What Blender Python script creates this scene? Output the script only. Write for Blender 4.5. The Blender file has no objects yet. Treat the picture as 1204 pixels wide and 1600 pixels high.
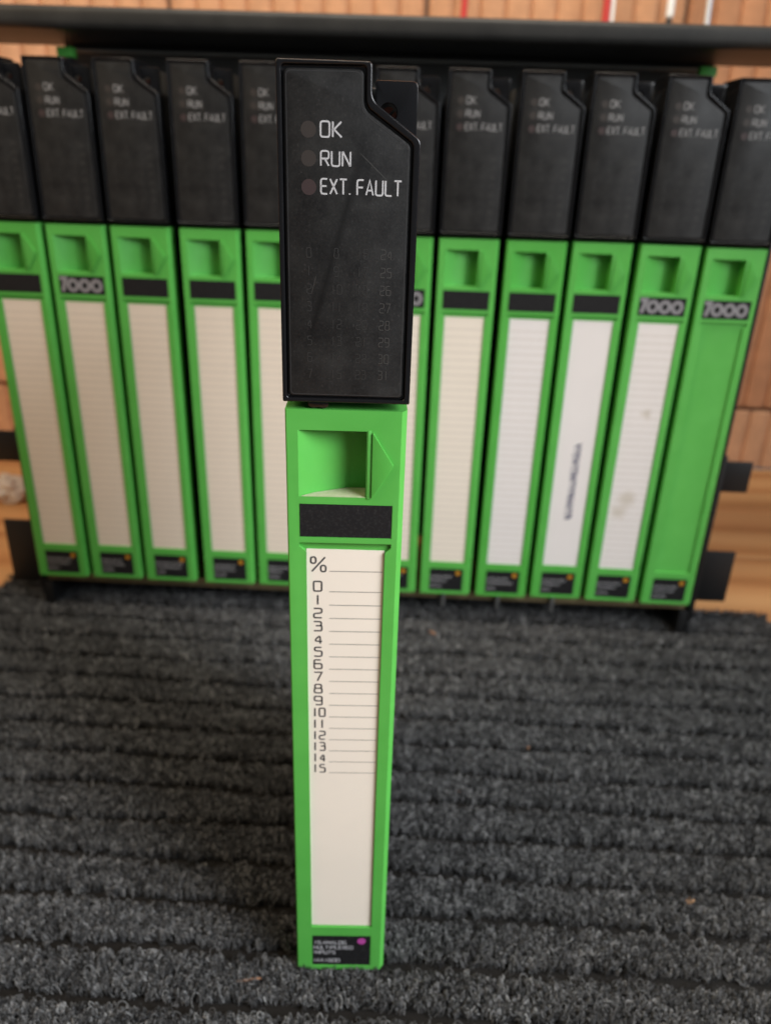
import bpy, bmesh, math, random
import numpy as np
from mathutils import Vector, Matrix

random.seed(7)
rng = np.random.default_rng(11)
SC = bpy.context.scene
COL = SC.collection

# ------------------------------------------------------------------ camera
F_PX, YAW, PITCH, ROLL = 1202.25, -0.0043, 0.42275, 0.0342
CAM = Vector((0.01338, -0.21803, 0.31150))
fw = Vector((math.sin(YAW) * math.cos(PITCH), math.cos(YAW) * math.cos(PITCH), -math.sin(PITCH)))
r0 = Vector((math.cos(YAW), -math.sin(YAW), 0))
u0 = r0.cross(fw)
rt = r0 * math.cos(ROLL) + u0 * math.sin(ROLL)
up = u0 * math.cos(ROLL) - r0 * math.sin(ROLL)
cd = bpy.data.cameras.new('camera')
cam = bpy.data.objects.new('camera', cd)
COL.objects.link(cam)
cam.matrix_world = Matrix(((rt.x, up.x, -fw.x, CAM.x), (rt.y, up.y, -fw.y, CAM.y), (rt.z, up.z, -fw.z, CAM.z), (0, 0, 0, 1)))
cd.sensor_fit = 'VERTICAL'
cd.sensor_height = 36.0
cd.lens = F_PX / 1600 * 36.0
cd.clip_start = 0.01
cd.clip_end = 50
cd.dof.use_dof = True
cd.dof.focus_distance = 0.214
cd.dof.aperture_fstop = 11.0
SC.camera = cam

# ------------------------------------------------------------------ world, lamps, exposure
w = bpy.data.worlds.new('World')
SC.world = w
w.use_nodes = True
w.node_tree.nodes['Background'].inputs[0].default_value = (0.92, 0.95, 1.0, 1)
w.node_tree.nodes['Background'].inputs[1].default_value = 0.11


def area(name, loc, target, size, size_y, power, color):
    l = bpy.data.lights.new(name, 'AREA')
    l.shape = 'RECTANGLE'
    l.size, l.size_y, l.energy, l.color = size, size_y, power, color
    o = bpy.data.objects.new(name, l)
    COL.objects.link(o)
    o.location = loc
    o.rotation_euler = (Vector(target) - Vector(loc)).to_track_quat('-Z', 'Y').to_euler()
    return o


area('window_light', (1.15, -0.45, 0.80), (0.05, 0.15, 0.15), 0.8, 0.8, 6.3, (0.74, 0.88, 1.0))
area('ceiling_light', (-1.05, -0.35, 1.10), (0.0, 0.2, 0.15), 0.6, 0.6, 7.5, (1.0, 0.74, 0.44))
area('overhead_light', (0.0, 0.16, 1.15), (0.0, 0.62, 0.40), 0.8, 0.3, 7, (1.0, 0.90, 0.76)).data.spread = math.radians(130)
area('added_key_light', (0.54, -0.36, 0.56), (0.0, -0.05, 0.12), 0.42, 0.42, 2.3, (0.95, 0.97, 1.0)).data.spread = math.radians(80)  # added key light, spread narrowed to favour the front module over the rack
SC.view_settings.view_transform = 'Standard'
SC.view_settings.look = 'None'
SC.view_settings.exposure = 0.0
SC.view_settings.gamma = 1.0
SC.render.engine = 'CYCLES'


# ------------------------------------------------------------------ material helpers
def mat(name, color, rough=0.5, spec=0.5, metallic=0.0):
    m = bpy.data.materials.new(name)
    m.use_nodes = True
    b = m.node_tree.nodes['Principled BSDF']
    b.inputs['Base Color'].default_value = (*color, 1)
    b.inputs['Roughness'].default_value = rough
    b.inputs['Specular IOR Level'].default_value = spec
    b.inputs['Metallic'].default_value = metallic
    return m


def nd(m, t, **kw):
    n = m.node_tree.nodes.new(t)
    for k, v in kw.items():
        if hasattr(n, k):
            setattr(n, k, v)
        else:
            n.inputs[k].default_value = v
    return n


def ln(m, a, b):
    m.node_tree.links.new(a, b)


def bsdf(m):
    return m.node_tree.nodes['Principled BSDF']


def coords(m, scale=(1, 1, 1), rot=(0, 0, 0)):
    tc = nd(m, 'ShaderNodeTexCoord')
    mp = nd(m, 'ShaderNodeMapping')
    mp.inputs['Scale'].default_value = scale
    mp.inputs['Rotation'].default_value = rot
    ln(m, tc.outputs['Object'], mp.inputs['Vector'])
    return mp.outputs['Vector']


def noise(m, vec, scale, detail=4, rough=0.55):
    n = nd(m, 'ShaderNodeTexNoise')
    n.inputs['Scale'].default_value = scale
    n.inputs['Detail'].default_value = detail
    n.inputs['Roughness'].default_value = rough
    ln(m, vec, n.inputs['Vector'])
    return n.outputs['Fac']


def ramp(m, fac, stops):
    r = nd(m, 'ShaderNodeValToRGB')
    e = r.color_ramp.elements
    while len(e) < len(stops):
        e.new(0.5)
    for i, (p, c) in enumerate(stops):
        e[i].position = p
        e[i].color = (*c, 1) if len(c) == 3 else c
    ln(m, fac, r.inputs['Fac'])
    return r.outputs['Color']


def bump(m, fac, strength, dist):
    b = nd(m, 'ShaderNodeBump')
    b.inputs['Strength'].default_value = strength
    b.inputs['Distance'].default_value = dist
    ln(m, fac, b.inputs['Height'])
    ln(m, b.outputs['Normal'], bsdf(m).inputs['Normal'])


def mixc(m, fac, a, b, mode='MIX'):
    x = nd(m, 'ShaderNodeMix', data_type='RGBA', blend_type=mode)
    for s, v in ((x.inputs[0], fac), (x.inputs[6], a), (x.inputs[7], b)):
        if isinstance(v, (int, float)):
            s.default_value = v
        elif isinstance(v, tuple):
            s.default_value = (*v, 1)
        else:
            ln(m, v, s)
    return x.outputs[2]


M = {}
# green moulded plastic
m = M['green'] = mat('green_plastic', (0.09, 0.45, 0.08), 0.42, 0.4)
v = coords(m)
gc = ramp(m, noise(m, v, 60, 5), [(0.3, (0.083, 0.395, 0.064)), (0.7, (0.099, 0.435, 0.076))])
oi = nd(m, 'ShaderNodeObjectInfo')
fade = ramp(m, oi.outputs['Random'], [(0.0, (0.86, 0.90, 0.80)), (1.0, (1.10, 1.02, 1.10))])
gc = mixc(m, 1.0, gc, fade, 'MULTIPLY')
grime = ramp(m, noise(m, v, 330, 6, 0.75), [(0.70, (0, 0, 0)), (0.78, (0.75,) * 3)])
patch = ramp(m, noise(m, v, 48, 4, 0.6), [(0.50, (0, 0, 0)), (0.68, (1.0,) * 3)])
gm = mixc(m, 1.0, grime, patch, 'MULTIPLY')
gc = mixc(m, gm, gc, (0.028, 0.06, 0.018))
vs = coords(m, (160, 160, 2200), (0, 0.5, 0))
scuff = ramp(m, noise(m, vs, 1.0, 3, 0.6), [(0.70, (0, 0, 0)), (0.80, (0.22,) * 3)])
gc = mixc(m, scuff, gc, (0.20, 0.52, 0.18))
ln(m, gc, bsdf(m).inputs['Base Color'])
ln(m, ramp(m, noise(m, v, 220, 4), [(0.3, (0.34,) * 3), (0.75, (0.54,) * 3)]), bsdf(m).inputs['Roughness'])
bump(m, noise(m, v, 1800, 2), 0.05, 0.0002)
# black housing plastic
m = M['black'] = mat('black_plastic', (0.007, 0.007, 0.0078), 0.28, 0.5)
v = coords(m)
ln(m, ramp(m, noise(m, v, 150, 5), [(0.3, (0.09,) * 3), (0.75, (0.19,) * 3)]), bsdf(m).inputs['Roughness'])
bump(m, noise(m, v, 2500, 2), 0.03, 0.0002)


def seg_mask(m, tc, A, B, width, soft):
    A, B = Vector(A), Vector(B)
    d = (B - A)
    L = d.length
    d.normalize()
    s1 = nd(m, 'ShaderNodeVectorMath', operation='SUBTRACT')
    s1.inputs[1].default_value = A
    ln(m, tc.outputs['Object'], s1.inputs[0])
    dp = nd(m, 'ShaderNodeVectorMath', operation='DOT_PRODUCT')
    dp.inputs[1].default_value = Vector((d.z, 0, -d.x))
    ln(m, s1.outputs[0], dp.inputs[0])
    al = nd(m, 'ShaderNodeVectorMath', operation='DOT_PRODUCT')
    al.inputs[1].default_value = Vector((d.x, 0, d.z))
    ln(m, s1.outputs[0], al.inputs[0])
    ab = nd(m, 'ShaderNodeMath', operation='ABSOLUTE')
    ln(m, dp.outputs['Value'], ab.inputs[0])
    r1 = nd(m, 'ShaderNodeMapRange')
    r1.inputs[1].default_value, r1.inputs[2].default_value = width, width + soft
    r1.inputs[3].default_value, r1.inputs[4].default_value = 1, 0
    ln(m, ab.outputs[0], r1.inputs[0])
    r2 = nd(m, 'ShaderNodeMapRange')
    r2.inputs[1].default_value, r2.inputs[2].default_value = 0, L * 0.15
    ln(m, al.outputs['Value'], r2.inputs[0])
    r3 = nd(m, 'ShaderNodeMapRange')
    r3.inputs[1].default_value, r3.inputs[2].default_value = L * 0.8, L
    r3.inputs[3].default_value, r3.inputs[4].default_value = 1, 0
    ln(m, al.outputs['Value'], r3.inputs[0])
    a = nd(m, 'ShaderNodeMath', operation='MULTIPLY')
    ln(m, r1.outputs[0], a.inputs[0])
    ln(m, r2.outputs[0], a.inputs[1])
    b = nd(m, 'ShaderNodeMath', operation='MULTIPLY')
    ln(m, a.outputs[0], b.inputs[0])
    ln(m, r3.outputs[0], b.inputs[1])
    return b.outputs[0]


def panel_mat(name, worn):
    m = mat(name, (0.02, 0.02, 0.02), 0.42, 0.35)
    v = coords(m)
    tc = nd(m, 'ShaderNodeTexCoord')
    c1 = ramp(m, noise(m, v, 1500, 3, 0.7), [(0.35, (0.007, 0.007, 0.0073)), (0.62, (0.0125, 0.0124, 0.0123)), (0.8, (0.045, 0.044, 0.043))])
    dust = ramp(m, noise(m, v, 70, 6, 0.65), [(0.42, (0, 0, 0)), (0.85, (0.020, 0.020, 0.019))])
    c1 = mixc(m, 1.0, c1, dust, 'ADD')
    if worn:
        c1 = mixc(m, seg_mask(m, tc, (-0.0118, 0, 0.262), (0.0045, 0, 0.3185), 0.00010, 0.0013), c1, (0.006, 0.006, 0.006))
        c1 = mixc(m, seg_mask(m, tc, (0.0025, 0, 0.3145), (0.0105, 0, 0.3075), 0.00003, 0.00009), c1, (0.05, 0.049, 0.046))
        c1 = mixc(m, seg_mask(m, tc, (-0.010, 0, 0.2785), (-0.0085, 0, 0.284), 0.00003, 0.00009), c1, (0.05, 0.049, 0.046))
    ln(m, c1, bsdf(m).inputs['Base Color'])
    ln(m, ramp(m, noise(m, v, 90, 6, 0.7), [(0.3, (0.34,) * 3), (0.75, (0.52,) * 3)]), bsdf(m).inputs['Roughness'])
    bump(m, noise(m, v, 2600, 2), 0.10, 0.0002)
    return m


M['panel'] = panel_mat('smoked_panel', False)
M['worn_panel'] = panel_mat('worn_smoked_panel', True)
M['print'] = mat('pale_print', (0.46, 0.46, 0.47), 0.6)
M['darker_print'] = mat('darker_print', (0.27, 0.27, 0.275), 0.6)  # darker lettering colour for the racked modules
M['faint_print'] = mat('faint_print', (0.0225, 0.0222, 0.0217), 0.45)
M['dim_print'] = mat('dim_print', (0.040, 0.039, 0.037), 0.45)
M['ink'] = mat('black_ink', (0.02, 0.02, 0.025), 0.7)
M['ruling'] = mat('ruling_ink', (0.05, 0.048, 0.045), 0.7)
M['faint_ruling'] = mat('faint_ruling_ink', (0.52, 0.46, 0.40), 0.7)
M['pen'] = mat('pen_ink', (0.10, 0.10, 0.16), 0.7)
M['grey_print'] = mat('grey_print', (0.40, 0.40, 0.42), 0.6)
M['badge_print'] = mat('badge_print', (0.24, 0.235, 0.25), 0.5)
for k, c in (('led_brown', (0.036, 0.030, 0.027)), ('led_red', (0.042, 0.028, 0.028))):
    M[k] = mat(k, c, 0.45, 0.4)
m = M['label'] = mat('black_label', (0.013, 0.013, 0.014), 0.6, 0.18)
v = coords(m)
ln(m, ramp(m, noise(m, v, 900, 5, 0.75), [(0.5, (0.011, 0.011, 0.012)), (0.8, (0.04, 0.04, 0.04))]), bsdf(m).inputs['Base Color'])
m = M['dust'] = mat('pale_dust', (0.40, 0.44, 0.27), 0.9, 0.1)
v = coords(m)
ln(m, ramp(m, noise(m, v, 500, 5, .7), [(.3, (0.34, 0.42, 0.22)), (.7, (0.50, 0.49, 0.35))]), bsdf(m).inputs['Base Color'])
M['edge_glint'] = mat('panel_edge_glint', (0.034, 0.034, 0.035), 0.3, 0.6)  # pale tone painted in for light caught along the panel edge
M['magenta'] = mat('magenta_dot', (0.42, 0.06, 0.30), 0.5)
M['yellow'] = mat('yellow_dot', (0.44, 0.20, 0.01), 0.5)
M['copper'] = mat('brown_screw', (0.16, 0.055, 0.035), 0.45, 0.5, 0.6)


def paper_mat(name, col, stain=()):
    m = mat(name, col, 0.75, 0.2)
    v = coords(m)
    c = ramp(m, noise(m, v, 25, 6, 0.6), [(0.3, tuple(x * 0.95 for x in col)), (0.7, col)])
    if stain:
        tc = nd(m, 'ShaderNodeTexCoord')
        nz = nd(m, 'ShaderNodeTexNoise')
        nz.inputs['Scale'].default_value = 160
        ln(m, tc.outputs['Object'], nz.inputs['Vector'])
        wob = nd(m, 'ShaderNodeVectorMath', operation='MULTIPLY_ADD')
        ln(m, nz.outputs['Color'], wob.inputs[0])
        wob.inputs[1].default_value = (0.006, 0, 0.006)
        ln(m, tc.outputs['Object'], wob.inputs[2])
        for (x, z, r) in stain:
            ds = nd(m, 'ShaderNodeVectorMath', operation='DISTANCE')
            ln(m, wob.outputs[0], ds.inputs[0])
            ds.inputs[1].default_value = (x + .003, 0.00085, z + .003)
            rg = nd(m, 'ShaderNodeMapRange')
            rg.inputs[1].default_value, rg.inputs[2].default_value = r * .3, r
            rg.inputs[3].default_value, rg.inputs[4].default_value = 0.55, 0
            ln(m, ds.outputs['Value'], rg.inputs[0])
            c = mixc(m, rg.outputs[0], c, (0.50, 0.43, 0.33))
    ln(m, c, bsdf(m).inputs['Base Color'])
    bump(m, noise(m, v, 900, 4), 0.06, 0.0002)
    return m


M['paper_cream'] = paper_mat('cream_card', (0.80, 0.725, 0.625))
M['paper_tan'] = paper_mat('warm_lit_card', (0.76, 0.665, 0.56))  # tan tint carries the warm light falling on the left-hand cards
M['paper_white'] = paper_mat('white_card', (0.77, 0.73, 0.71))
M['paper_stained'] = paper_mat('stained_white_card', (0.79, 0.74, 0.71), [(.0025, .141, .0045), (-.0005, .080, .008), (-.0045, .070, .007)])
m = M['steel'] = mat('black_painted_steel', (0.04, 0.04, 0.04), 0.5, 0.28)
v = coords(m)
ln(m, ramp(m, noise(m, v, 30, 7, 0.7), [(0.35, (0.030, 0.030, 0.030)), (0.75, (0.055, 0.054, 0.051))]), bsdf(m).inputs['Base Color'])
ln(m, ramp(m, noise(m, v, 60, 6, 0.7), [(0.3, (0.52,) * 3), (0.75, (0.72,) * 3)]), bsdf(m).inputs['Roughness'])
bump(m, noise(m, v, 1500, 3), 0.08, 0.0003)
m = M['rail_steel'] = mat('rail_steel', (0.045, 0.045, 0.044), 0.45, 0.22)
v = coords(m)
ln(m, ramp(m, noise(m, v, 30, 7, 0.7), [(0.35, (0.024, 0.024, 0.0235)), (0.75, (0.042, 0.041, 0.039))]), bsdf(m).inputs['Base Color'])
M['dark_steel'] = mat('dark_bracket_steel', (0.012, 0.012, 0.0125), 0.5, 0.3)
M['grey_steel'] = mat('grey_painted_steel', (0.11, 0.11, 0.105), 0.55, 0.4)
M['lip_steel'] = mat('pale_lip_steel', (0.40, 0.41, 0.39), 0.5, 0.4)  # paler strip along the top of the back plate
M['chromate'] = mat('yellow_zinc_steel', (0.26, 0.20, 0.11), 0.45, 0.5, 0.5)


# ------------------------------------------------------------------ mesh helpers (millimetres in, metres out)
def link(name, me, m, parent=None):
    if m is not None:
        if len(me.materials) and me.materials[0] != m:
            me = me.copy()
        me.materials.clear()
        me.materials.append(m)
    o = bpy.data.objects.new(name, me)
    COL.objects.link(o)
    o.parent = parent
    return o


def prism(poly, y0, y1):
    """poly in (x, z) mm, extruded along y from y0 (front) to y1 (back)"""
    bm = bmesh.new()
    a = [bm.verts.new((x, y0, z)) for x, z in poly]
    b = [bm.verts.new((x, y1, z)) for x, z in poly]
    n = len(poly)
    bm.faces.new(a)
    bm.faces.new(b[::-1])
    for i in range(n):
        bm.faces.new((a[i], b[i], b[(i + 1) % n], a[(i + 1) % n]))
    bmesh.ops.recalc_face_normals(bm, faces=bm.faces)
    return bm


def plan_prism(poly, z0, z1):
    """poly in (x, y) mm, extruded along z"""
    bm = bmesh.new()
    a = [bm.verts.new((x, y, z0)) for x, y in poly]
    b = [bm.verts.new((x, y, z1)) for x, y in poly]
    n = len(poly)
    bm.faces.new(a)
    bm.faces.new(b[::-1])
    for i in range(n):
        bm.faces.new((a[i], b[i], b[(i + 1) % n], a[(i + 1) % n]))
    bmesh.ops.recalc_face_normals(bm, faces=bm.faces)
    return bm


def box(x0, x1, y0, y1, z0, z1):
    return prism([(x0, z0), (x1, z0), (x1, z1), (x0, z1)], y0, y1)


def fillet(poly, radii, seg=4):
    out = []
    n = len(poly)
    for i in range(n):
        r = radii[i] if isinstance(radii, (list, tuple)) else radii
        p = Vector(poly[i])
        a = (Vector(poly[i - 1]) - p)
        b = (Vector(poly[(i + 1) % n]) - p)
        if r <= 0:
            out.append(tuple(p))
            continue
        la, lb = a.length, b.length
        a.normalize()
        b.normalize()
        ang = a.angle(b)
        t = min(r / math.tan(ang / 2), la * 0.48, lb * 0.48)
        P0, P1 = p + a * t, p + b * t
        for k in range(seg + 1):
            s = k / seg
            q = P0 * (1 - s) ** 2 + p * 2 * s * (1 - s) + P1 * s * s
            out.append((q.x, q.y))
    return out


def solid(bm, cutters=(), bevel=0.0, seg=2, angle=32):
    """boolean the cutters out of bm, round the edges, return a mesh in metres"""
    tmp = []

    def mk(b):
        me = bpy.data.meshes.new('t')
        b.to_mesh(me)
        b.free()
        o = bpy.data.objects.new('t', me)
        COL.objects.link(o)
        tmp.append(o)
        return o
    o = mk(bm)
    for c in cutters:
        md = o.modifiers.new('b', 'BOOLEAN')
        md.operation = 'DIFFERENCE'
        md.solver = 'EXACT'
        md.object = mk(c)
    if bevel:
        md = o.modifiers.new('v', 'BEVEL')
        md.width = bevel
        md.segments = seg
        md.limit_method = 'ANGLE'
        md.angle_limit = math.radians(angle)
    bpy.context.view_layer.update()
    me = bpy.data.meshes.new_from_object(o.evaluated_get(bpy.context.evaluated_depsgraph_get()))
    for t in tmp:
        d = t.data
        bpy.data.objects.remove(t)
        bpy.data.meshes.remove(d)
    bm = bmesh.new()
    bm.from_mesh(me)
    bmesh.ops.triangulate(bm, faces=[f for f in bm.faces if len(f.verts) > 4])
    bm.to_mesh(me)
    bm.free()
    me.transform(Matrix.Scale(0.001, 4))
    me.polygons.foreach_set('use_smooth', [True] * len(me.polygons))
    me.set_sharp_from_angle(angle=math.radians(24))
    me.update()
    return me


def disc_poly(cx, cz, r, n=28):
    return [(cx + r * math.cos(2 * math.pi * k / n), cz + r * math.sin(2 * math.pi * k / n)) for k in range(n)]


# ------------------------------------------------------------------ stroke lettering
def arcpts(cx, cy, rx, ry, a0, a1, n=10):
    return [(cx + rx * math.cos(math.radians(a0 + (a1 - a0) * k / n)), cy + ry * math.sin(math.radians(a0 + (a1 - a0) * k / n))) for k in range(n + 1)]


G = {  # strokes on a 4 x 6 grid; ('c', ...) is closed
    '0': [[(0, 0), (4, 0), (4, 6), (0, 6), 'c']],
    'O': [[(0, 0), (4, 0), (4, 6), (0, 6), 'c']],
    '1': [[(2, 0), (2, 6)]],
    '2': [[(0, 6), (4, 6), (4, 3.2), (0, 2.6), (0, 0), (4, 0)]],
    '3': [[(0, 6), (3.8, 6), (3.8, 3.3), (1, 3.3)], [(3, 3.3), (4, 3.3), (4, 0), (0, 0)]],
    '4': [[(3.2, 0), (3.2, 6), (0, 1.6), (4.2, 1.6)]],
    '5': [[(3.8, 6), (0.3, 6), (0.3, 3.6), (4, 3.6), (4, 0), (0, 0)]],
    '6': [[(3.4, 6), (0, 6), (0, 0), (4, 0), (4, 3.4), (0, 3.4)]],
    '7': [[(0, 6), (4, 6), (1.6, 0)]],
    '8': [[(0.3, 3.3), (3.7, 3.3), (3.7, 6), (0.3, 6), 'c'], [(0, 0), (4, 0), (4, 3.3), (0, 3.3), 'c']],
    '9': [[(0.6, 0), (4, 0), (4, 6), (0, 6), (0, 2.8), (4, 2.8)]],
    '%': [[(0, 3.4), (1.6, 3.4), (1.6, 6), (0, 6), 'c'], [(3.2, 0), (4.8, 0), (4.8, 2.6), (3.2, 2.6), 'c'], [(0.3, 0), (4.6, 6)]],
    'K': [[(0, 0), (0, 6)], [(3.8, 6), (0.6, 3), (4, 0)], [(0, 3), (0.6, 3)]],
    'R': [[(0, 0), (0, 6), (4, 6), (4, 2.9), (0, 2.9)], [(2, 2.9), (4, 0)]],
    'U': [[(0, 6), (0, 0), (4, 0), (4, 6)]],
    'N': [[(0, 0), (0, 6)], [(0.1, 6), (3.9, 0)], [(4, 0), (4, 6)]],
    'E': [[(3.6, 6), (0, 6), (0, 0), (3.6, 0)], [(0, 3.1), (3.2, 3.1)]],
    'X': [[(0, 0), (4, 6)], [(0, 6), (4, 0)]],
    'T': [[(0, 6), (4, 6)], [(2, 6), (2, 0)]],
    'F': [[(3.6, 6), (0, 6), (0, 0)], [(0, 3), (3.2, 3)]],
    'A': [[(0, 0), (2, 6), (4, 0)], [(0.8, 1.9), (3.2, 1.9)]],
    'L': [[(0, 6), (0, 0), (3.6, 0)]],
    'M': [[(0, 0), (0, 6), (2.2, 2), (4.4, 6), (4.4, 0)]],
    'I': [[(1, 0), (1, 6)]],
    'P': [[(0, 0), (0, 6), (4, 6), (4, 2.8), (0, 2.8)]],
    'D': [[(0, 0), (3, 0), (4, 1.4), (4, 4.6), (3, 6), (0, 6), 'c']],
    'S': [[(4, 6), (0, 6), (0, 3.3), (4, 2.9), (4, 0), (0, 0)]],
    'G': [[(4, 6), (0, 6), (0, 0), (4, 0), (4, 3), (2.2, 3)]],
    '.': [[(0.2, 0), (0.2, 0.5)]],
    ' ': [],
}
ADV = {'1': 4.0, 'I': 2.0, '.': 1.2, ' ': 0.2, 'E': 3.7, 'F': 3.6, 'L': 3.5, 'M': 4.4, '%': 4.8}
SHARP = set('KNXAMT7')


def ribbon(V, Fc, pts, wd, y, closed=False):
    n = len(pts)
    P = [Vector(p) for p in pts]
    base = len(V)
    for i in range(n):
        if closed:
            d1, d2 = P[i] - P[i - 1], P[(i + 1) % n] - P[i]
        else:
            d1 = P[i] - P[i - 1] if i else P[1] - P[0]
            d2 = P[i + 1] - P[i] if i < n - 1 else P[i] - P[i - 1]
        d1.normalize()
        d2.normalize()
        n1, n2 = Vector((-d1.y, d1.x)), Vector((-d2.y, d2.x))
        mt = n1 + n2
        if mt.length < 1e-6:
            mt = n1
        mt.normalize()
        k = min(1 / max(mt.dot(n1), 0.35), 1.8) * wd / 2
        V.append((P[i].x + mt.x * k, y, P[i].y + mt.y * k))
        V.append((P[i].x - mt.x * k, y, P[i].y - mt.y * k))
    for i in range(n if closed else n - 1):
        a, b = base + 2 * i, base + 2 * ((i + 1) % n)
        Fc.append((a, a + 1, b + 1, b))


def open_fillet(pts, r):
    if len(pts) < 3 or r <= 0:
        return pts
    full = fillet([(0, 0)] + list(pts) + [(0, 0)], [0, 0] + [r] * (len(pts) - 2) + [0, 0], 3)
    return full[1:-1]


def text(V, Fc, s, x, z, h, wd, y, aspect=1.0, track=1.5, italic=0.0):
    """left-bottom of the text at (x, z), cap height h"""
    k = h / 6
    cx = x
    for i, ch in enumerate(s):
        for st in G[ch]:
            closed = st[-1] == 'c'
            p = [q for q in st if q != 'c']
            p = [(cx + q[0] * k * aspect + q[1] * k * italic, z + q[1] * k) for q in p]
            r = 0 if ch in SHARP else 1.0 * k
            p = fillet(p, r, 3) if closed and r else (p if closed else open_fillet(p, r))
            yy = y - 0.0005 * (i % 2)
            ribbon(V, Fc, p, wd, yy, closed)
        cx += (ADV.get(ch, 4.0) + track) * k * aspect
    return cx - track * k * aspect


def flat(V, Fc):
    me = bpy.data.meshes.new('print')
    me.from_pydata([(x * 0.001, y * 0.001, z * 0.001) for x, y, z in V], [], Fc)
    bm = bmesh.new()
    bm.from_mesh(me)
    bmesh.ops.recalc_face_normals(bm, faces=bm.faces)
    for f in bm.faces:
        if f.normal.y > 0:
            f.normal_flip()
    bm.to_mesh(me)
    bm.free()
    return me


def words(items, y):
    V, Fc = [], []
    for it in items:
        text(V, Fc, *it[:5], y, **(it[5] if len(it) > 5 else {}))
    return flat(V, Fc)


def lines(segs, wd, y):
    V, Fc = [], []
    for (a, b) in segs:
        ribbon(V, Fc, [a, b], wd, y)
    return flat(V, Fc)


def tag(o, label=None, cat=None, group=None, kind=None):
    for k, vv in (('label', label), ('category', cat), ('group', group), ('kind', kind)):
        if vv:
            o[k] = vv
    return o


def empty(name, loc, rz=0.0):
    o = bpy.data.objects.new(name, None)
    o.empty_display_size = 0.02
    COL.objects.link(o)
    o.location = loc
    o.rotation_euler = (0, 0, rz)
    return o


# ------------------------------------------------------------------ setting: clay block wall
WALL_Y = 0.66
m = M['clay'] = mat('terracotta', (0.45, 0.22, 0.12), 0.85, 0.2)
v = coords(m)
oi = nd(m, 'ShaderNodeObjectInfo')
rnd = ramp(m, oi.outputs['Random'], [(0.0, (0.50, 0.25, 0.14)), (0.5, (0.60, 0.325, 0.19)), (1.0, (0.64, 0.37, 0.225))])
sp = ramp(m, noise(m, v, 45, 7, 0.7), [(0.3, (0.78, 0.76, 0.74)), (0.7, (1.08, 1.05, 1.0))])
ln(m, mixc(m, 1.0, rnd, sp, 'MULTIPLY'), bsdf(m).inputs['Base Color'])
bump(m, noise(m, v, 300, 6, 0.7), 0.35, 0.001)
M['mortar'] = mat('mortar', (0.30, 0.22, 0.17), 0.95, 0.1)
bw = tag(link('brick_wall', solid(box(-1300, 1300, 0, 60, -8, 1100)), M['mortar']), kind='structure')
bw.location = (0, WALL_Y + 0.012, 0)
BWD, BHT, NR = 247.0, 236.0, 10
prof = []
per = BWD / NR
for i in range(NR):
    x = i * per
    prof += [(x + 0.01, 5.2), (x + 2.2, 1.6), (x + 6.0, 0.0), (x + per - 6.0, 0.0), (x + per - 2.2, 1.6)]
prof += [(BWD, 5.2), (BWD, 20), (0.01, 20)]
block_me = solid(plan_prism(prof, 0, BHT), bevel=0.8, seg=1, angle=60)
rows = [(-174.0, 0.0), (67.0, 0.35), (308.0, 0.0), (549.0, 0.35), (790.0, 0.0)]
for r, (z, off) in enumerate(rows):
    for k in range(-5, 6):
        me = block_me
        if r == 0:      # the lowest course shows only its upper part above the table
            me = bpy.data.meshes.get('cut_block') or None
            if me is None:
                me = solid(plan_prism(prof, 166, BHT), bevel=0.8, seg=1, angle=60)
                me.name = 'cut_block'
        b = link('clay_block', me, M['clay'], bw)
        x = -218 + 2 + k * 251 + (off * 251 if off else 0)
        b.location = (x * 0.001, -0.012 + random.uniform(-0.0008, 0.0008), z * 0.001)

# ------------------------------------------------------------------ setting: pine table top
TZ = -0.008
m = M['pine'] = mat('pine_plank', (0.5, 0.3, 0.15), 0.5, 0.35)
oi = nd(m, 'ShaderNodeObjectInfo')
tc = nd(m, 'ShaderNodeTexCoord')
ofs = nd(m, 'ShaderNodeVectorMath', operation='SCALE')
cmb = nd(m, 'ShaderNodeCombineXYZ')
for k in range(3):
    ln(m, oi.outputs['Random'], cmb.inputs[k])
ln(m, cmb.outputs[0], ofs.inputs[0])
ofs.inputs['Scale'].default_value = 7.0
ad = nd(m, 'ShaderNodeVectorMath', operation='ADD')
ln(m, tc.outputs['Object'], ad.inputs[0])
ln(m, ofs.outputs[0], ad.inputs[1])
mp = nd(m, 'ShaderNodeMapping')
mp.inputs['Scale'].default_value = (0.9, 6, 6)
ln(m, ad.outputs[0], mp.inputs['Vector'])
g1 = noise(m, mp.outputs['Vector'], 2.2, 6, 0.6)
wv = nd(m, 'ShaderNodeTexWave', wave_type='BANDS', bands_direction='Y')
wv.inputs['Scale'].default_value = 1.1
wv.inputs['Distortion'].default_value = 7
wv.inputs['Detail'].default_value = 3
ln(m, mp.outputs['Vector'], wv.inputs['Vector'])
c1 = ramp(m, wv.outputs['Fac'], [(0.0, (0.58, 0.33, 0.15)), (0.7, (0.53, 0.28, 0.12)), (1.0, (0.42, 0.20, 0.08))])
c2 = ramp(m, g1, [(0.3, (0.8, 0.78, 0.75)), (0.7, (1.1, 1.08, 1.05))])
ln(m, mixc(m, 1.0, c1, c2, 'MULTIPLY'), bsdf(m).inputs['Base Color'])
bump(m, wv.outputs['Fac'], 0.12, 0.0006)
tt = tag(link('table_top', solid(box(-1300, 1300, -520, 660, -50, -30)), M['pine']), kind='structure')
y = -0.52
k = 0
while y < WALL_Y - 0.004:
    wd = (0.118, 0.112, 0.124, 0.115)[k % 4]
    wd = min(wd, WALL_Y - 0.002 - y)
    p = link('plank', solid(box(-1300, 1300, 0, wd * 1000 - 1.2, -30, TZ * 1000), bevel=0.9), M['pine'], tt)
    p.location = (0, y, 0)
    y += wd
    k += 1

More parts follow.
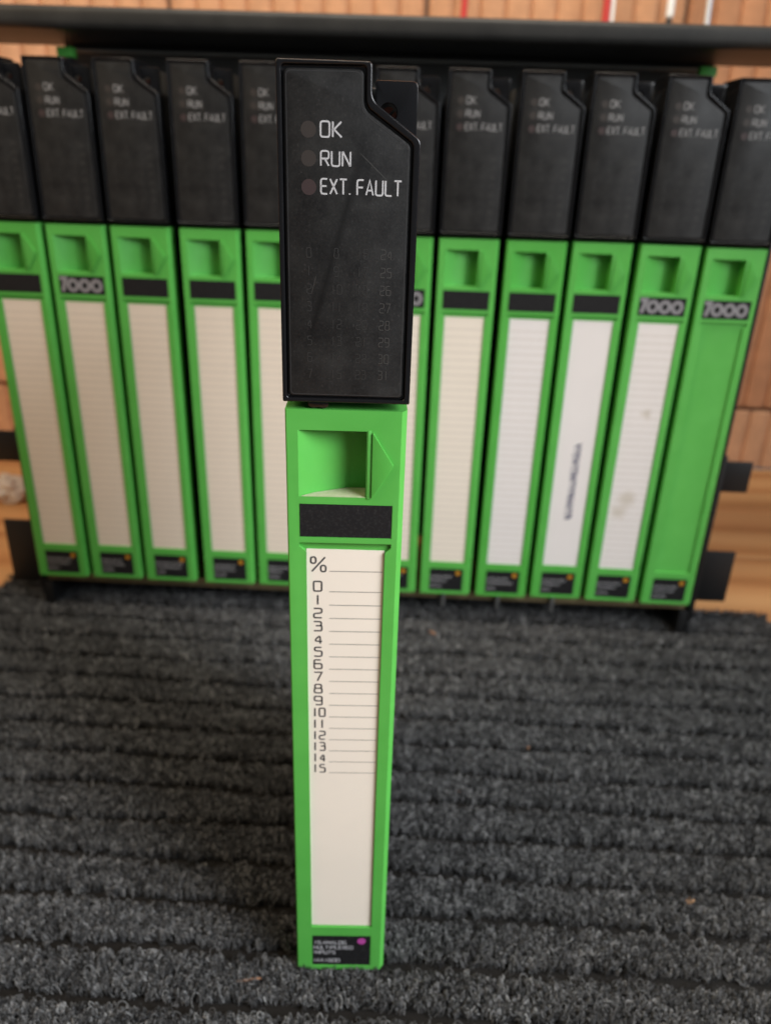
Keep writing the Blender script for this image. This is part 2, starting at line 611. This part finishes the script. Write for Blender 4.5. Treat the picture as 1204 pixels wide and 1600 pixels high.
# ------------------------------------------------------------------ ribbed mat
MX0, MX1, MY0, MY1, MYAW = -0.300, 0.303, -0.17, 0.318, -0.031
matroot = tag(empty('floor_mat', (0, 0, TZ + 0.0011), MYAW), 'charcoal ribbed loop pile mat lying on the pine table', 'mat')
m = M['backing'] = mat('mat_backing', (0.012, 0.011, 0.010), 0.9, 0.1)
RIB, PHASE = 0.0232, 0.0185
bk = solid(box(MX0 * 1000, MX1 * 1000, MY0 * 1000, MY1 * 1000, 0, 2.6), bevel=1.0)
link('backing', bk, m, matroot)
m = M['pile'] = mat('pile_fibre', (0.1, 0.1, 0.1), 0.75, 0.25)
at = nd(m, 'ShaderNodeAttribute', attribute_name='tint')
ln(m, ramp(m, at.outputs['Fac'], [(0.0, (0.007, 0.007, 0.0071)), (0.40, (0.045, 0.045, 0.046)), (0.70, (0.178, 0.179, 0.182)), (1.0, (0.52, 0.515, 0.505))]), bsdf(m).inputs['Base Color'])


def make_pile():
    st = 0.0019
    xs = np.arange(MX0 + 0.002, MX1 - 0.002, st)
    ys = np.arange(MY0 + 0.002, MY1 - 0.002, st)
    X, Y = np.meshgrid(xs, ys)
    X = X.ravel() + rng.uniform(-.9, .9, X.size) * st * .6
    Y = Y.ravel() + rng.uniform(-.9, .9, Y.size) * st * .6
    # gently wandering ribs with a narrow groove between them
    wob = 0.0008 * np.sin(X * 31 + np.floor(Y / RIB) * 2.1) + 0.0004 * np.sin(X * 97 + np.floor(Y / RIB) * 5.0)
    ph = ((Y + wob + PHASE) / RIB) % 1.0
    d = np.minimum(ph, 1 - ph) * RIB            # distance to the groove's middle
    keep = (d > 0.0031 + rng.normal(0, .0005, d.size)) | (rng.random(d.size) < 0.02)
    X, Y, d = X[keep], Y[keep], d[keep]
    S, NP = 6, 8
    n = X.size * S
    bx, by, bd = np.repeat(X, S), np.repeat(Y, S), np.repeat(d, S)
    loop = rng.uniform(.0006, .0016, n)
    loose = rng.random(n) < .16
    loop[loose] *= rng.uniform(1.4, 2.4, loose.sum())
    bx = bx + rng.normal(0, .0007, n)
    by = by + rng.normal(0, .0004, n)
    hgt = 0.0045 + 0.0026 * np.clip((bd - .0015) / .002, 0, 1) + rng.normal(0, .0007, n)
    hgt[loose] += rng.uniform(0, .0014, loose.sum())
    hgt[bd < 0.0022] = 0.0032
    t = np.linspace(0, 1, NP)
    P = np.zeros((n, NP, 3))
    a = rng.uniform(0, 2 * np.pi, n)
    turn = rng.uniform(1.5, 5.5, n) * rng.choice([-1, 1], n)
    for i, s in enumerate(t):
        rad = loop * (s ** .7)
        ang = a + turn * s
        P[:, i, 0] = bx + rad * np.cos(ang) + rng.normal(0, .00018, n)
        P[:, i, 1] = by + rad * np.sin(ang) + rng.normal(0, .00018, n)
        rise = np.where(s < .62, np.sin(s / .62 * np.pi / 2), 1 - .55 * (s - .62) / .38)
        P[:, i, 2] = .0018 + (hgt - .0018) * rise + rng.normal(0, .00015, n)
    P[..., 2] += 0.0006
    cu = bpy.data.hair_curves.new('pile')
    cu.add_curves([NP] * n)
    cu.attributes['position'].data.foreach_set('vector', P.astype(np.float32).ravel())
    ra = cu.attributes.get('radius') or cu.attributes.new('radius', 'FLOAT', 'POINT')
    rb = np.repeat(rng.uniform(.00008, .00016, n), NP).astype(np.float32)
    ra.data.foreach_set('value', rb)
    tn = cu.attributes.new('tint', 'FLOAT', 'CURVE')
    cl = 0.5 + 0.25 * np.sin(bx * 210 + 3 * np.sin(by * 170)) * np.sin(by * 260 + 2 * np.sin(bx * 130))
    tv = np.clip(.55 * rng.random(n) + .24 * np.repeat(rng.random(X.size), S) + .3 * (cl - .25), 0, 1)
    tn.data.foreach_set('value', tv.astype(np.float32))
    cu.materials.append(M['pile'])
    o = bpy.data.objects.new('pile', cu)
    COL.objects.link(o)
    o.parent = matroot
    o['kind'] = 'stuff'
    return o


make_pile()
SC.cycles_curves.shape = 'THICK'
SC.cycles_curves.subdivisions = 2


# ------------------------------------------------------------------ one I/O module (meshes shared by all of them)
H = 334.7
D = {}
# green bezel: right edge chamfered; finger recess, label pockets and card channel cut in
plan = [(-18.1, 0.4), (-17.7, 0.0), (16.4, 0.0), (18.0, 2.2), (18.0, 11), (-18.1, 11)]
rec = plan_prism([(-14.4, -3), (-14.4, 0.0), (-10.2, 3.4), (0.2, 8.1), (6.15, 8.2), (6.15, -3)], 217.8, 239.3)
lab = box(-14.35, 14.6, -3, 0.35, 203.9, 215.4)
chan = prism([(-14.5, 202.0), (14.6, 202.0), (14.6, 200.6), (12.7, 198.8), (12.5, 25.6), (-11.95, 25.6), (-12.4, 198.8), (-14.5, 200.6)], -3, 1.3)
tl = box(-11.9, 12.4, -3, 0.4, 2.3, 20.6)
D['bezel'] = solid(plan_prism(plan, 0, 245.6), [rec, lab, chan, tl], bevel=0.28, seg=2)
D['dust'] = solid(plan_prism([(-13.6, 0.15), (-9.9, 3.1), (0.3, 7.8), (5.95, 7.9), (5.95, 0.15)], 217.83, 218.0))
D['arrow'] = solid(prism(fillet([(7.9, 217.6), (14.4, 228.7), (7.9, 239.3)], [0.2, 0.7, 0.2], 3), -0.75, 0.3), bevel=0.22)
D['ridge'] = solid(box(6.45, 7.5, -0.25, 0.3, 217.4, 239.6), bevel=0.12)
D['name_label'] = solid(box(-14.2, 14.45, 0.12, 0.4, 204.05, 215.25), bevel=0.05, seg=1)
D['card'] = solid(prism([(-12.2, 26.0), (12.3, 25.9), (12.55, 199.2), (-12.3, 199.3)], 0.85, 1.2))
D['type_label'] = solid(box(-11.75, 12.25, 0.2, 0.45, 2.45, 20.45), bevel=0.05, seg=1)
D['dot'] = solid(prism(disc_poly(8.6, 17.2, 1.75), 0.14, 0.3))
# black head
cap_poly = fillet([(-18.5, 248.1), (18.3, 248.1), (18.2, 317.6), (5.5, 326.4), (5.5, H), (-18.3, H)], [0.6, 0.6, 2.2, 4.0, 1.2, 0.8], 5)
pan_poly = fillet([(-16.6, 249.9), (16.0, 249.9), (15.7, 316.4), (3.6, 324.2), (3.5, 333.0), (-16.4, 332.8)], [1.2, 1.2, 2.2, 3.6, 1.8, 1.3], 5)
pock = fillet([(-17.2, 249.3), (16.7, 249.3), (16.4, 316.8), (4.2, 324.9), (4.1, 333.9), (-17.0, 333.6)], [1.0, 1.0, 2.2, 3.6, 1.2, 1.0], 5)
D['head'] = solid(prism(cap_poly, -1.0, 26), [prism(pock, -4, 0.5)], bevel=0.38, seg=4)
D['panel'] = solid(prism(pan_poly, -0.55, 0.7), bevel=0.45, seg=3)
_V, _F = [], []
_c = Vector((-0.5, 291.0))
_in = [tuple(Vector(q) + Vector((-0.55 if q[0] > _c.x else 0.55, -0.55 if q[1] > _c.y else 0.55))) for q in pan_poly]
ribbon(_V, _F, _in, 0.20, -0.575, True)  # painted highlight following the panel outline
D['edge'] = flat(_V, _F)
D['led'] = [solid(prism(disc_poly(-10.4, z, 1.95), -0.59, -0.4)) for z in (319.3, 312.6, 305.8)]
PY = -0.60
D['words'] = [words([('OK', -7.3, 317.7, 3.55, 0.42, dict(aspect=.95, track=1.5))], PY),
              words([('RUN', -7.25, 311.0, 3.45, 0.41, dict(aspect=.88, track=1.5))], PY),
              words([('EXT. FAULT', -7.25, 304.3, 3.6, 0.42, dict(aspect=.755, track=1.55))], PY)]
D['grid'] = []
for cidx in range(4):
    grid = []
    for r in range(8):
        t_ = str(cidx * 8 + r)
        cxm = (-10.4, -3.0, 4.0, 10.4)[cidx]
        grid.append((t_, cxm - 1.55 * len(t_) / 2, 288.3 - r * 4.72, 2.5, 0.26, dict(aspect=.72, track=1.6)))
    D['grid'].append(words(grid, PY))
# mounting plate behind the notch, with its screw hole
mp_ = fillet([(6.4, 300), (17.3, 300), (17.3, 331.4), (6.4, 331.4)], [0, 0, 1.6, 0.6], 4)
D['mount'] = solid(prism(mp_, 6.5, 9.0), [prism(disc_poly(9.75, 324.0, 2.35), 3, 12)], bevel=0.22, seg=2)
scr = prism(disc_poly(10.0, 323.6, 2.0), 10.2, 13)
D['screw'] = solid(scr, [prism([(8.3, 322.3), (8.8, 321.8), (11.8, 324.8), (11.3, 325.3)], 8, 10.9)], bevel=0.15)
D['body'] = solid(box(-16.4, 16.4, 10.5, 140, 1.5, 330), bevel=0.8)
D['tab'] = solid(prism([(-11.5, 249), (-11.2, 246.6), (-10.0, 245.9), (-8.3, 246.2), (-6.4, 245.8), (-5.4, 246.5), (-5.0, 249)], 0.6, 3.0), bevel=0.15)
# card printing
ZL = [191.4, 183.8] + [183.8 - 5.11 * k for k in range(1, 16)]
D['card_lines'] = lines([((-5.0, z), (12.1, z + 0.1)) for z in ZL], 0.20, 0.80)
nums = [('%', -10.95, 191.2, 5.3, 0.54, dict(aspect=1.13))]
for k in range(16):
    s = str(k)
    wdt = {1: 2.9, 2: 3.95}[len(s)]
    x = -8.65 - (1.45 if len(s) == 1 else 2.35)
    if s == '1':
        x -= 0.0
    nums.append((s, x, ZL[k + 1] + 0.15, 3.6, 0.54, dict(aspect=1.08 if len(s) == 1 else .82, track=1.2 if len(s) == 2 else 1.5)))
D['card_nums'] = words(nums, 0.80)
D['type_words'] = words([('16 ANALOG', -11.2, 15.3, 1.9, 0.36, dict(aspect=1.0, track=1.3)),
                         ('MULTIPLEXED', -11.2, 12.3, 1.9, 0.36, dict(aspect=.95, track=1.3)),
                         ('INPUTS', -11.2, 9.3, 1.9, 0.36, dict(aspect=.98, track=1.3)),
                         ('IAX1600', -11.2, 4.4, 1.9, 0.36, dict(aspect=1.0, track=1.3))], 0.16)
# details of the racked ones
D['rack_lines'] = lines([((-12.0, z), (12.2, z)) for z in np.arange(30, 196, 4.9)], 0.35, 0.80)


def badge():
    V, Fc = [], []
    ribbon(V, Fc, [(-13.6, 213.6), (-10.0, 213.6), (-12.2, 205.6)], 2.3, 0.07)
    for k, cx in enumerate((-5.6, 1.9, 9.4)):
        ribbon(V, Fc, [(cx + 2.75 * math.cos(a), 209.6 + 3.1 * math.sin(a)) for a in np.linspace(0, 2 * np.pi, 28, endpoint=False)], 2.1, 0.07 - 0.01 * k, True)
    return flat(V, Fc)


D['badge'] = badge()


def small_print(seed):
    r = random.Random(seed)
    V, Fc = [], []
    for z, L in ((13.0, r.uniform(13, 19)), (9.6, r.uniform(9, 18)), (5.2, r.uniform(6, 9))):
        x = -10.8
        while x < -10.8 + L:
            q = [(x, z), (x, z + 1.6), (x + 1.0, z + (1.6 if r.random() < .5 else .8)), (x + 1.0, z)]
            ribbon(V, Fc, q, 0.30, 0.16)
            x += 1.7
    return flat(V, Fc)


def handwriting():
    r = random.Random(3)
    V, Fc = [], []
    z = 118
    while z > 62:
        wdd = r.uniform(2.4, 3.6)
        q = [(4.2, z), (4.2 - r.uniform(2.5, 5.5), z - wdd * .3), (3.6, z - wdd * .55), (-.6 - r.uniform(0, 1.2), z - wdd * .85)]
        if r.random() > .12:
            ribbon(V, Fc, open_fillet(q, .7), 0.95, 0.80)
        z -= wdd
    return flat(V, Fc)


def build_module(loc, rz, parent_label, group, card='paper_cream', badge_on=False, printed='lines', dot='yellow', seed=0, tab=False, detailed=False):
    root = tag(empty('controller_module', loc, rz), parent_label, 'module', group)
    link('circuit_housing', D['body'], M['steel'], root)
    hd = link('head_housing', D['head'], M['black'], root)
    pn = link('display_panel', D['panel'], M['worn_panel' if detailed else 'panel'], root)
    for k, me in enumerate(D['led']):
        link('indicator_light', me, M['led_brown' if k < 2 else 'led_red'], pn)
    link('painted_edge_glint', D['edge'], M['edge_glint'], pn)
    for me in D['words']:
        link('lettering', me, M['print' if detailed else 'darker_print'], pn)
    for k, me in enumerate(D['grid']):
        link('number_column', me, M['faint_print' if k < 3 else 'dim_print'], pn)
    mt = link('mounting_plate', D['mount'], M['black'], root)
    link('screw', D['screw'], M['copper'], mt)
    bz = link('bezel', D['bezel'], M['green'], root)
    link('arrow', D['arrow'], M['green'], bz)
    link('ridge', D['ridge'], M['green'], bz)
    if detailed:
        link('recess_dust', D['dust'], M['dust'], bz)
    nl = link('name_label', D['name_label'], M['label'], root)
    if badge_on:
        link('badge_lettering', D['badge'], M['badge_print'], nl)
    if card:
        cdm = D['card'].copy()
        cdo = link('card_strip', cdm, M[card], root)
        if printed == 'numbers':
            link('ruling', D['card_lines'], M['ruling'], cdo)
            link('numbering', D['card_nums'], M['ink'], cdo)
        elif printed == 'lines':
            link('ruling', D['rack_lines'], M['faint_ruling'], cdo)
        elif printed == 'hand':
            link('handwriting', handwriting(), M['pen'], cdo)
    ty = link('type_label', D['type_label'], M['label'], root)
    link('colour_dot', D['dot'], M[dot], ty)
    if detailed:
        link('lettering', D['type_words'], M['grey_print'], ty)
        link('latch_tab', D['tab'], M['black'], root)
    else:
        link('lettering', small_print(seed), M['grey_print'], ty)
    return root


build_module((0, 0, 0), 0.0272, 'green and black controller module standing alone on the mat in front of the rack', None,
             card='paper_cream', printed='numbers', dot='magenta', detailed=True)

# ------------------------------------------------------------------ the rack
RX, RY, RYAW, RZ, RP = -0.2421, 0.27934, -0.02074, 0.02694, 0.040117
rack = tag(empty('equipment_rack', (RX, RY, 0), RYAW), 'black steel rack holding a row of green and black modules', 'rack')
RW = 11 * 40.117 + 36.6
link('back_plate', solid(box(4, RW - 4, 149.9, 153, 0, 390), bevel=0.5), M['grey_steel'], rack)
link('top_rail', solid(box(-160, RW + 160, 67, 156, 384.2, 397), bevel=4.0, seg=5), M['rail_steel'], rack)
for s in (0, 1):
    X = lambda a, b: (min(a, b), max(a, b)) if s == 0 else (min(RW - a, RW - b), max(RW - a, RW - b))
    x0, x1 = X(-2.2, -0.4)
    link('side_plate', solid(box(x0, x1, 3, 150, -3, 300), bevel=0.4), M['dark_steel'], rack)
    x0, x1 = X(-2.1, 5.5)
    link('foot', solid(box(x0, x1, 3.5, 60, -3.5, 19), bevel=0.6), M['dark_steel'], rack)
    x0, x1 = X(-7.5, -2.4)
    link('flange', solid(box(x0, x1, 10, 40, 6, 138), bevel=0.8), M['dark_steel'], rack)
    for z0, z1, out in ((108, 131, 30), (9 if s == 0 else 19, 61, 33)):
        x0, x1 = X(-out, -7.6)
        link('ear', solid(box(x0, x1, 20, 22.5, z0, z1), bevel=0.8), M['dark_steel'], rack)
    x0, x1 = (20, 31) if s == 0 else (448, 459)
    link('end_cap', solid(box(x0, x1, 96, 104, 371.5, 377.5), bevel=0.8), M['green'], rack)
    link('end_bracket', solid(box(x0 + 1, x1 - 1, 97, 103, 361.9, 371.4), bevel=0.4), M['dark_steel'], rack)
link('lip', solid(box(9, RW - 9, 141, 149.8, 379.6, 381.4), bevel=0.5), M['lip_steel'], rack)
link('bottom_rail', solid(box(0, RW, 6, 9, 19.5, 25.8), bevel=0.5), M['chromate'], rack)
link('bottom_rail', solid(box(0, RW, 120, 146, 18, 26), bevel=0.5), M['steel'], rack)
for k in (7, 8, 9):
    link('pin', solid(box(k * 40.117 + 16, k * 40.117 + 18.5, 2.5, 5.0, 14, 26), bevel=0.4), mat('pin_steel', (0.3, 0.3, 0.3), .4, .5, .8), rack)

dx = [-.8, -1.0, -1.0, 2.2, 1.8, .8, 0, -.5, 0, 0, -.4, -.5]
G_R = 'modules plugged into the rack'
spec = [
    dict(l='racked module with aged ruled card in the end slot farthest from the cardless module', card='paper_tan'),
    dict(l='racked module with a 7000 badge next to the end module farthest from the cardless one', card='paper_tan', badge_on=True),
    dict(l='racked module with aged card, two slots from the end farthest from the cardless module', card='paper_tan'),
    dict(l='racked module with aged card just after the wide dark gap between modules', card='paper_tan'),
    dict(l='racked module with aged card, partly behind the standing module, fifth from the rack end', card='paper_tan'),
    dict(l='racked module hidden behind the head of the standing module', card='paper_tan'),
    dict(l='racked module with a 7000 badge mostly hidden behind the standing module', card='paper_cream', badge_on=True),
    dict(l='racked module with plain black band and cream ruled card, four slots before the cardless module', card='paper_cream'),
    dict(l='racked module with white ruled card beside the one with the handwritten card', card='paper_white'),
    dict(l='racked module whose unruled white card carries a line of handwriting', card='paper_white', printed='hand'),
    dict(l='racked module with a 7000 badge and a stained white card beside the cardless module', card='paper_stained', badge_on=True),
    dict(l='racked end module without a card, its green channel empty under a 7000 badge', card=None, badge_on=True),
]
ca, sa = math.cos(RYAW), math.sin(RYAW)
for k, s in enumerate(spec):
    lx = k * RP + 0.0183 + dx[k] * 0.001
    s = dict(s)
    lab_ = s.pop('l')
    tilt = random.uniform(-.004, .004)
    mr = build_module((RX + lx * ca, RY + lx * sa + random.uniform(-.0010, .0008), RZ + random.uniform(0, .0007)), RYAW + tilt, lab_, G_R, seed=k, **s)
    mr.rotation_euler.y = random.uniform(-.0022, .0022)


# ------------------------------------------------------------------ thin rods leaning on the wall behind the rack
def rod(name, label, cat, bottom, top, parts, group=None):
    """parts: list of (t0, t1, radius mm, material)"""
    B, T = Vector(bottom), Vector(top)
    root = tag(empty(name, B), label, cat, group)
    q = Vector((0, 0, 1)).rotation_difference((T - B).normalized())
    root.rotation_mode = 'QUATERNION'
    root.rotation_quaternion = q
    L = (T - B).length * 1000
    for pn_, t0, t1, r, mm in parts:
        bm = bmesh.new()
        n = 16
        prof = [(t0 * L, r * .8), (t0 * L + r * .4, r), (t1 * L - r * .4, r), (t1 * L, r * .8)]
        rings = [[bm.verts.new((rr * math.cos(2 * math.pi * i / n), rr * math.sin(2 * math.pi * i / n), z)) for i in range(n)] for z, rr in prof]
        for a, b in zip(rings, rings[1:]):
            for i in range(n):
                bm.faces.new((a[i], a[(i + 1) % n], b[(i + 1) % n], b[i]))
        bm.faces.new(rings[0][::-1])
        bm.faces.new(rings[-1])
        link(pn_, solid(bm), mm, root)


RED = mat('red_plastic', (0.50, 0.03, 0.025), 0.4)
WHT = mat('white_plastic', (0.78, 0.80, 0.80), 0.35)
BLK = mat('dark_grip', (0.02, 0.02, 0.022), 0.5)
SIL = mat('bright_steel', (0.62, 0.64, 0.68), 0.3, .5, .8)


def lean(x_top, x_bot_vis, zt=0.46, zb=0.44):
    """foot on the table, top against the wall, through two seen points"""
    sl = (x_top - x_bot_vis) / (zt - zb)
    return (x_bot_vis - sl * 0.1, 0.572, TZ), (x_top + sl * 0.06, 0.648, 0.56)


b, t = lean(0.0642, 0.0618)
rod('leaning_rod', 'slanted plain red rod leaning on the clay wall behind the rack', 'rod', b, t, [('shaft', 0, 1, 3.2, RED)])
b, t = lean(0.1990, 0.1985)
rod('leaning_rod', 'upright red rod with a white stripe alongside, leaning on the clay wall', 'rod', b, t, [('shaft', 0, 1, 3.6, RED)])
b2, t2 = (b[0] + .0058, b[1], b[2]), (t[0] + .0058, t[1], t[2])
rod('leaning_rod', 'thin white rod close beside the upright red rod', 'rod', b2, t2, [('shaft', 0, 1, 1.9, WHT)])
b, t = lean(0.2573, 0.2560)
rod('leaning_rod', 'white rod with a black lower half leaning on the clay wall', 'rod', b, t, [('grip', 0, .797, 3.0, BLK), ('shaft', .798, 1, 3.6, WHT)])
b, t = lean(0.2942, 0.2942)
rod('leaning_rod', 'slender silver rod leaning on the clay wall beside the black and white rod', 'rod', b, t, [('shaft', 0, 1, 2.8, SIL)])

# ------------------------------------------------------------------ scraps
bm = bmesh.new()
bmesh.ops.create_icosphere(bm, subdivisions=4, radius=1)
for vtx in bm.verts:
    p = vtx.co.copy()
    k = 1 + .16 * math.sin(5 * p.x + 3 * p.y) * math.cos(4 * p.z + 2 * p.x) + .07 * math.sin(11 * p.y + 7 * p.z) + .05 * random.uniform(-1, 1)
    vtx.co = Vector((p.x * 17 * k, p.y * 15 * k, max(p.z * 15 * k, -11)))
cp = tag(link('crumpled_paper', solid(bm), mat('tissue', (0.75, 0.70, 0.66), 0.8)), 'crumpled white paper scrap lying on the pine table beside the rack', 'paper scrap')
cp.location = (-0.366, 0.49, TZ + 0.0112)

chips = [((0.1621, 0.0402), 5.0, 3.4, .3, 'tan wood chip lying in a groove of the mat'),
         ((0.0487, 0.2620), 6.5, 2.6, -.5, 'brownish wood chip on the mat just in front of the rack'),
         ((-0.0370, -0.0060), 13.0, 1.1, .17, 'thin splinter on the mat beside the foot of the standing module'),
         ((0.1011, 0.1420), 2.6, 1.6, .9, 'tiny tan crumb on the mat between the splinter and the rack'),
         ((0.0569, 0.1045), 2.2, 1.8, .2, 'tiny tan crumb on the open mat')]
CH2 = mat('dull_chip_wood', (0.22, 0.11, 0.06), 0.8)
CH = mat('chip_wood', (0.50, 0.27, 0.12), 0.7)
for (x, y), a, b, r, lab_ in chips:
    poly = fillet([(-a / 2, -b * .3), (-a * .1, -b / 2), (a / 2, -b * .1), (a * .2, b / 2), (-a * .35, b * .35)], .25, 2)
    o = link('wood_chip', solid(plan_prism(poly, 0, 0.9), bevel=.15, seg=1), CH if a == 5.0 else CH2)
    o.location = (x, y, -0.0006)
    o.rotation_euler = (random.uniform(-.25, .25) if a < 10 else 0.03, random.uniform(-.2, .2) if a < 10 else 0, r)
    tag(o, lab_, 'wood chip', 'wood crumbs on the mat' if a < 3 else None)
